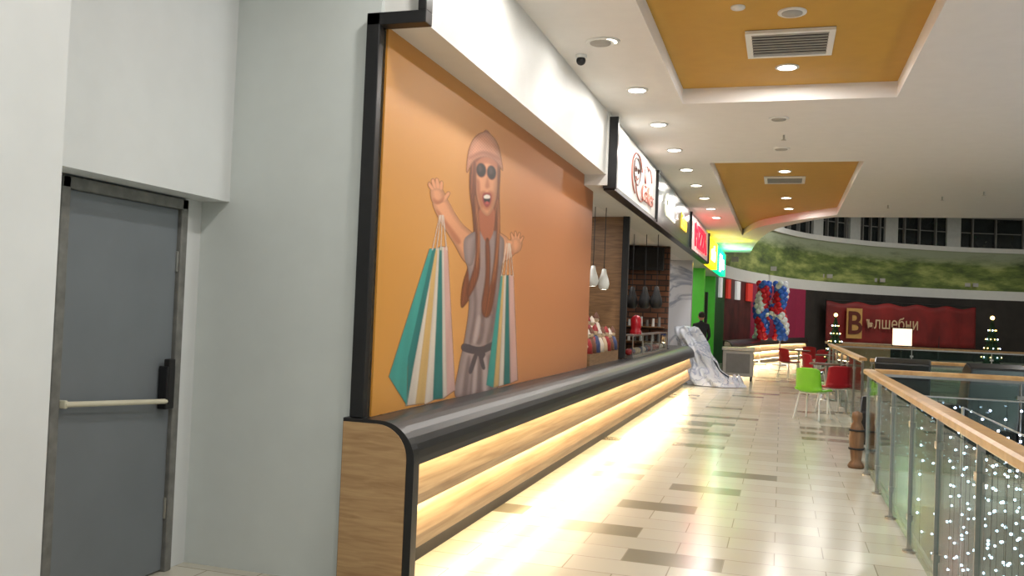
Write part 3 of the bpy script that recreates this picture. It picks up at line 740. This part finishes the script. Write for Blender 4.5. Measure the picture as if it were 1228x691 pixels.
# ------------------------------------------------------------ railings
def rail(name, a, b, step=1.1, z=1.1):
    a = Vector(a); b = Vector(b); L = (b - a).length; d = (b - a)/L; n = max(1, round(L/step)); m = MB()
    pts = [tuple(a), tuple(b)]
    m.sweep([(-.055, z-.045), (-.055, z-.012), (-.04, z), (.04, z), (.055, z-.012), (.055, z-.045)], pts, M_rail)
    m.sweep([(-.012, z-.075), (-.012, z-.045), (.012, z-.045), (.012, z-.075)], pts, M_steel)
    for i in range(n + 1):
        p = a + d*(L*i/n); p = a + d*min(max((p-a).length, .02), L-.02)
        m.sweep([(-.018, 0), (-.018, z-.07), (.018, z-.07), (.018, 0)], [tuple(p - d*.006), tuple(p + d*.006)], M_steel)
        m.cyl((p.x, p.y, 0), (p.x, p.y, .015), .045, .045, M_steel, 14)
        for zz in (.22, .86):
            m.sweep([(-.022, zz), (-.022, zz+.04), (.022, zz+.04), (.022, zz)], [tuple(p - d*.035), tuple(p + d*.035)], M_steel)
    for i in range(n):
        p0 = a + d*(L*i/n + .03); p1 = a + d*(L*(i+1)/n - .03)
        m.sweep([(-.005, .06), (-.005, 1.0), (.005, 1.0), (.005, .06)], [tuple(p0), tuple(p1)], M_glass)
    return m.done(name)
rail('glass_railing', (.89, -2), (.89, 9.9))
rail('glass_railing', (.96, 10.0), (12, 10.42), 1.3)
rail('glass_railing', (1.2, 13.2), (12, 13.2), 1.5)
rail('glass_railing', (1.12, 13.4), (1.12, 22.3), 1.5)
rail('glass_railing', (1.25, 22.4), (13, 22.4), 1.6)
MB().box(.955, .975, -4, 10.3, 0.0, .03, M_steel).done('trim_5')

# fairy lights in the atrium
M_fairy = mat('fairy_bulb', (215, 230, 255), emit=14, ecol=(205, 225, 255), var=0)
M_wire = mat('wire_green', (30, 40, 40))
m = MB()
def strand(x, y, top, n):
    m.cyl((x, y, top - n*.18 - .1), (x, y, top), .003, .003, M_wire, 4)
    for k in range(n):
        z = top - .08 - k*.18 - random.random()*.1
        m.sphere((x + random.uniform(-.03, .03), y + random.uniform(-.05, .05), z), .011, M_fairy, 6, 4)
for i in range(42): strand(1.75 + .18*math.sin(i*1.7), 3.3 + i*.15, .78, 18)
m.cyl((1.75, 3.1, .78), (1.75, 9.7, .78), .008, .008, M_steel, 8)
for y in (3.1, 9.7): m.cyl((1.75, y, -4.5), (1.75, y, .78), .015, .015, M_steel, 8)
for i in range(18): strand(1.4 + i*.15, 9.8 + .08*math.sin(i*2.1), .86, 14)
m.cyl((1.3, 9.8, .86), (4.1, 9.8, .86), .008, .008, M_steel, 8)
for x in (1.3, 4.1): m.cyl((x, 9.8, -4.5), (x, 9.8, .86), .015, .015, M_steel, 8)
m.done('fairy_light_curtain')

# ------------------------------------------------------------ bar furniture
def chair_mesh(name, shell):
    m = MB()
    prof = catmull([(.21, .435), (.16, .455), (.02, .44), (-.13, .44), (-.19, .48), (-.215, .60), (-.235, .74), (-.25, .84)], 4)
    def fn(a, t):
        k = min(int(t*(len(prof)-1)), len(prof)-2); f = t*(len(prof)-1)-k; p = prof[k].lerp(prof[k+1], f)
        w = (.23 if t < .5 else .23 - .03*(t-.5)*2); s_ = (a-.5)*2
        return (s_*w, p.x + (.05*s_*s_ if t > .6 else 0), p.y + (.03*s_*s_ if t < .6 else 0) - (.03*abs(s_)**4 if t > .95 else 0))
    m.grid(fn, 10, 24, shell, .018)
    for sx in (-1, 1):
        m.tube([(sx*.17, .15, .44), (sx*.215, .21, 0.008)], .013, M_white); m.tube([(sx*.17, -.12, .435), (sx*.215, -.22, 0.008)], .013, M_white)
        m.tube([(sx*.17, .15, .435), (sx*.17, -.12, .432)], .01, M_white)
    m.tube([(-.17, .15, .435), (.17, .15, .435)], .01, M_white); m.tube([(-.17, -.12, .43), (.17, -.12, .43)], .01, M_white)
    return m.done(name, keep=True)
G = mat('green_shell', (128, 205, 44), .35); RD = mat('red_shell', (170, 26, 38), .35)
g0 = chair_mesh('cafe_chair', G); r0 = chair_mesh('cafe_chair', RD)
p = atZ(974, 503, 0); g0.location = (p.x, p.y, 0); g0.rotation_euler = (0, 0, math.radians(-28))
p = atZ(1000, 496, 0); r0.location = (p.x - .02, p.y, 0); r0.rotation_euler = (0, 0, math.radians(25))
for (u, v, rz, o) in ((945, 454, -50, r0), (975, 467, -60, r0), (1004, 466, 40, r0), (968, 448, 10, r0), (994, 446, 60, r0), (984, 455, 20, r0)):
    p = atZ(u, v, 0); copyobj(o, 'cafe_chair', (p.x, p.y, 0), math.radians(rz))
def table(u, v):
    p = atZ(u, v, 0); m = MB()
    m.lathe((p.x, p.y, 0), [(0, 0), (.22, 0), (.22, .015), (.04, .035), (.03, .06), (.03, .70), (.1, .715), (.1, .72)], M_steel)
    m.lathe((p.x, p.y, 0), [(0, .72), (.33, .72), (.34, .735), (.33, .75), (0, .75)], mat('table_top', (90, 60, 46), .3), 32)
    m.done('cafe_table')
table(990, 480); table(993, 460); table(957, 450)
m = MB()
bw = wood('barrel_wood', (96, 68, 46), (138, 102, 68), (12, 12, 2))
bx, by = .82, 10.3
m.lathe((bx, by, 0), [(0, 0), (.08, 0), (.088, .02), (.075, .05), (.052, .08), (.06, .12), (.072, .22), (.08, .32), (.072, .42), (.06, .46), (.042, .5), (.056, .55), (.05, .6), (0, .62)], bw, 20)
for z in (.2, .4): m.lathe((bx, by, z), [(.072, 0), (.084, 0), (.084, .02), (.072, .02)], M_blackm, 20)
m.done('wooden_barrel_stand')
# massage chairs on the bridge
M_leather = mat('black_leather', (20, 20, 22), .28, var=.2, bump=.2)
def massage(x, y, rz):
    m = MB()
    m.box(-.36, .36, -.42, .4, 0, .12, M_grey)
    m.box(-.28, .28, -.25, .42, .12, .46, M_leather)
    for s_ in (-1, 1):
        m.prism([(-.45, .1), (.42, .1), (.46, .55), (.3, .66), (-.3, .68), (-.48, .5)], 'YZ', s_*.37 - .09, s_*.37 + .09, M_leather)
    m.prism([(-.2, .4), (-.06, .44), (-.26, 1.1), (-.36, 1.18), (-.5, 1.12), (-.46, .9), (-.4, .4)], 'YZ', -.31, .31, M_leather)
    m.sphere((0, -.3, 1.02), (.24, .09, .13), M_leather)
    m.prism([(.4, .1), (.72, .08), (.78, .2), (.5, .46), (.4, .46)], 'YZ', -.25, .25, M_leather)
    o = m.done('massage_chair', keep=True, bevel=.035); o.location = (x, y, 0); o.rotation_euler = (0, 0, rz)
q = atY(1087, 440, 11.7); massage(q.x, 11.9, math.radians(-10))
q = atY(1182, 440, 11.3); massage(q.x, 11.6, math.radians(12))
# christmas trees, lantern
def xmas(x, y, h):
    m = MB(); g = mat('fir_green', (30, 60, 36), .9, var=.4, scale=30); m.cyl((x, y, 0), (x, y, .25), .05, .05, M_woodp)
    n = 7
    for k in range(n):
        z0 = .2 + (h-.2)*k/n*.93; r = .36*h/1.8*(1-k/n) + .05
        seg_ = 20; vs = [(x, y, z0 + (h-.2)/n*1.6)]
        for i in range(seg_): t = 2*math.pi*i/seg_; rr = r*(1 if i % 2 else .78); vs.append((x+rr*math.cos(t), y+rr*math.sin(t), z0 - (0.03 if i % 2 else 0)))
        m.raw(vs, [(0, i+1, (i+1) % seg_+1) for i in range(seg_)], g)
        for i in range(9): t = i*.7+k; m.sphere((x+r*.85*math.cos(t), y+r*.85*math.sin(t), z0+.05), .014, M_fairy if i % 2 else mat_gold, 6, 4)
    m.sphere((x, y, h+.02), .05, mat_gold, 8, 6); m.done('christmas_tree')
mat_gold = mat('warm_bulb', (255, 210, 120), emit=8, var=0)
q = atY(1190, 390, 24); xmas(q.x, 24, 1.85)
q = atY(1002, 390, 25.5); xmas(q.x, 25.5, 1.8)
q = atY(1082, 400, 24); m = MB()
m.box(q.x-.2, q.x+.2, 23.8, 24.2, 1.1, 1.52, mat('lantern_glow', (255, 225, 195), emit=1.6)); m.box(q.x-.22, q.x+.22, 23.78, 24.22, 1.52, 1.55, M_blackm)
m.box(q.x-.22, q.x+.22, 23.78, 24.22, 1.06, 1.1, M_blackm); m.cyl((q.x, 24, 0), (q.x, 24, 1.06), .03, .03, M_blackm); m.cyl((q.x, 24, 0), (q.x, 24, .03), .2, .2, M_blackm)
m.done('floor_lantern')
q = atY(1030, 420, 27); m = MB(); m.box(q.x-.8, q.x+.8, 26.7, 27.5, 0, 1.0, mat('beige_desk', (170, 140, 105))); m.box(q.x-.9, q.x+.9, 26.6, 27.6, 1.0, 1.05, M_oakF); m.done('kiosk_desk')

# ------------------------------------------------------------ ceiling fixtures
def downlight(x, y, z, power, r=.085):
    m = MB()
    m.lathe((x, y, z), [(r, -.001), (r+.025, -.002), (r+.025, -.012), (r, -.014), (r-.004, -.004)], M_white, 24)
    m.cyl((x, y, z-.012), (x, y, z-.001), r, r, M_lamp, 20)
    o = m.done('ceiling_downlight')
    if power: area('lamp', (x, y, z-.02), r*2, power, parent=o)
for k in range(-1, 13):
    y = 0.7 + 1.59*k + (0.0)
    downlight(-1.45, y, ZC, 13 if k < 2 else 16)
for u, v, pw in ((944, 80, 42), (941, 205, 36), (943, 237, 22), (946, 250, 20)):
    p = atZ(u, v, ZC + .16); downlight(p.x, p.y, ZC + .16, pw)
downlight(0, 4.4, ZC+.16, 38); downlight(0, 1.5, ZC, 24); downlight(0, -1.5, ZC, 16)
for y in (2, 8, 14): downlight(4.2, y, ZC, 50); downlight(8, y, ZC, 50)
# square air diffuser
def diffuser(u, v, s):
    p = atZ(u, v, ZC+.16); z = ZC+.16; m = MB()
    m.box(p.x-s, p.x+s, p.y-s, p.y+s, z-.004, z-.001, M_dark)
    m.box(p.x-s, p.x+s, p.y-s, p.y-s+.05, z-.03, z-.004, M_white); m.box(p.x-s, p.x+s, p.y+s-.05, p.y+s, z-.03, z-.004, M_white)
    m.box(p.x-s, p.x-s+.05, p.y-s+.05, p.y+s-.05, z-.03, z-.004, M_white); m.box(p.x+s-.05, p.x+s, p.y-s+.05, p.y+s-.05, z-.03, z-.004, M_white)
    for k in range(8):
        y = p.y - s + .07 + k*(2*s-.12)/8
        m.box(p.x-s+.05, p.x+s-.05, y, y+.022, z-.03, z-.022, M_lgrey)
    m.done('air_diffuser')
diffuser(947, 50, .36); diffuser(941, 215, .33)
def disc(name, u, v, z, r, m_=M_white):
    p = atZ(u, v, z); m = MB()
    m.lathe((p.x, p.y, z), [(0, -.02), (r*.7, -.02), (r*.72, -.012)], m_, 24); m.lathe((p.x, p.y, z), [(r*.72, -.012), (r*.9, -.018), (r, -.012), (r, -.001)], M_white, 24); m.done(name)
disc('ceiling_speaker', 950, 14, ZC+.16, .11, M_lgrey); disc('smoke_detector', 885, 8, ZC+.16, .055)
disc('ceiling_speaker', 720, 50, ZC, .12, M_lgrey); disc('ceiling_speaker', 934, 142, ZC, .11, M_lgrey); disc('ceiling_speaker', 937, 178, ZC, .11, M_lgrey)
p = atZ(697, 66, ZC); m = MB(); m.cyl((p.x, p.y, ZC-.03), (p.x, p.y, ZC-.001), .05, .05, M_white); m.sphere((p.x, p.y, ZC-.05), .042, M_blackm); m.done('security_camera')
for u, v in ((940, 162), (1180, 230), (1065, 246), (1130, 236)):
    p = atZ(u, v, ZC); m = MB(); m.cyl((p.x, p.y, ZC-.06), (p.x, p.y, ZC-.001), .012, .012, M_steel, 8); m.cyl((p.x, p.y, ZC-.065), (p.x, p.y, ZC-.06), .03, .03, M_steel, 10); m.done('fire_sprinkler')

# ------------------------------------------------------------ hall lights and added ceiling fill
for x, y, pw in ((3, 32, 160), (6, 40, 170), (11, 42, 170), (9, 28, 150), (1.5, 37, 130)):
    area('hall_lamp', (x, y, 7.1), 1.2, pw, (1, .97, .92))
area('lower_level_fill', (8, 5, -2), 2.0, 260, (.95, .98, 1), rot=(math.pi, 0, 0))  # upward fill light, added to lift the ceiling brightness

w = bpy.data.worlds.new('world'); sc.world = w; w.use_nodes = True
w.node_tree.nodes['Background'].inputs[0].default_value = (.9, .95, 1, 1); w.node_tree.nodes['Background'].inputs[1].default_value = .1
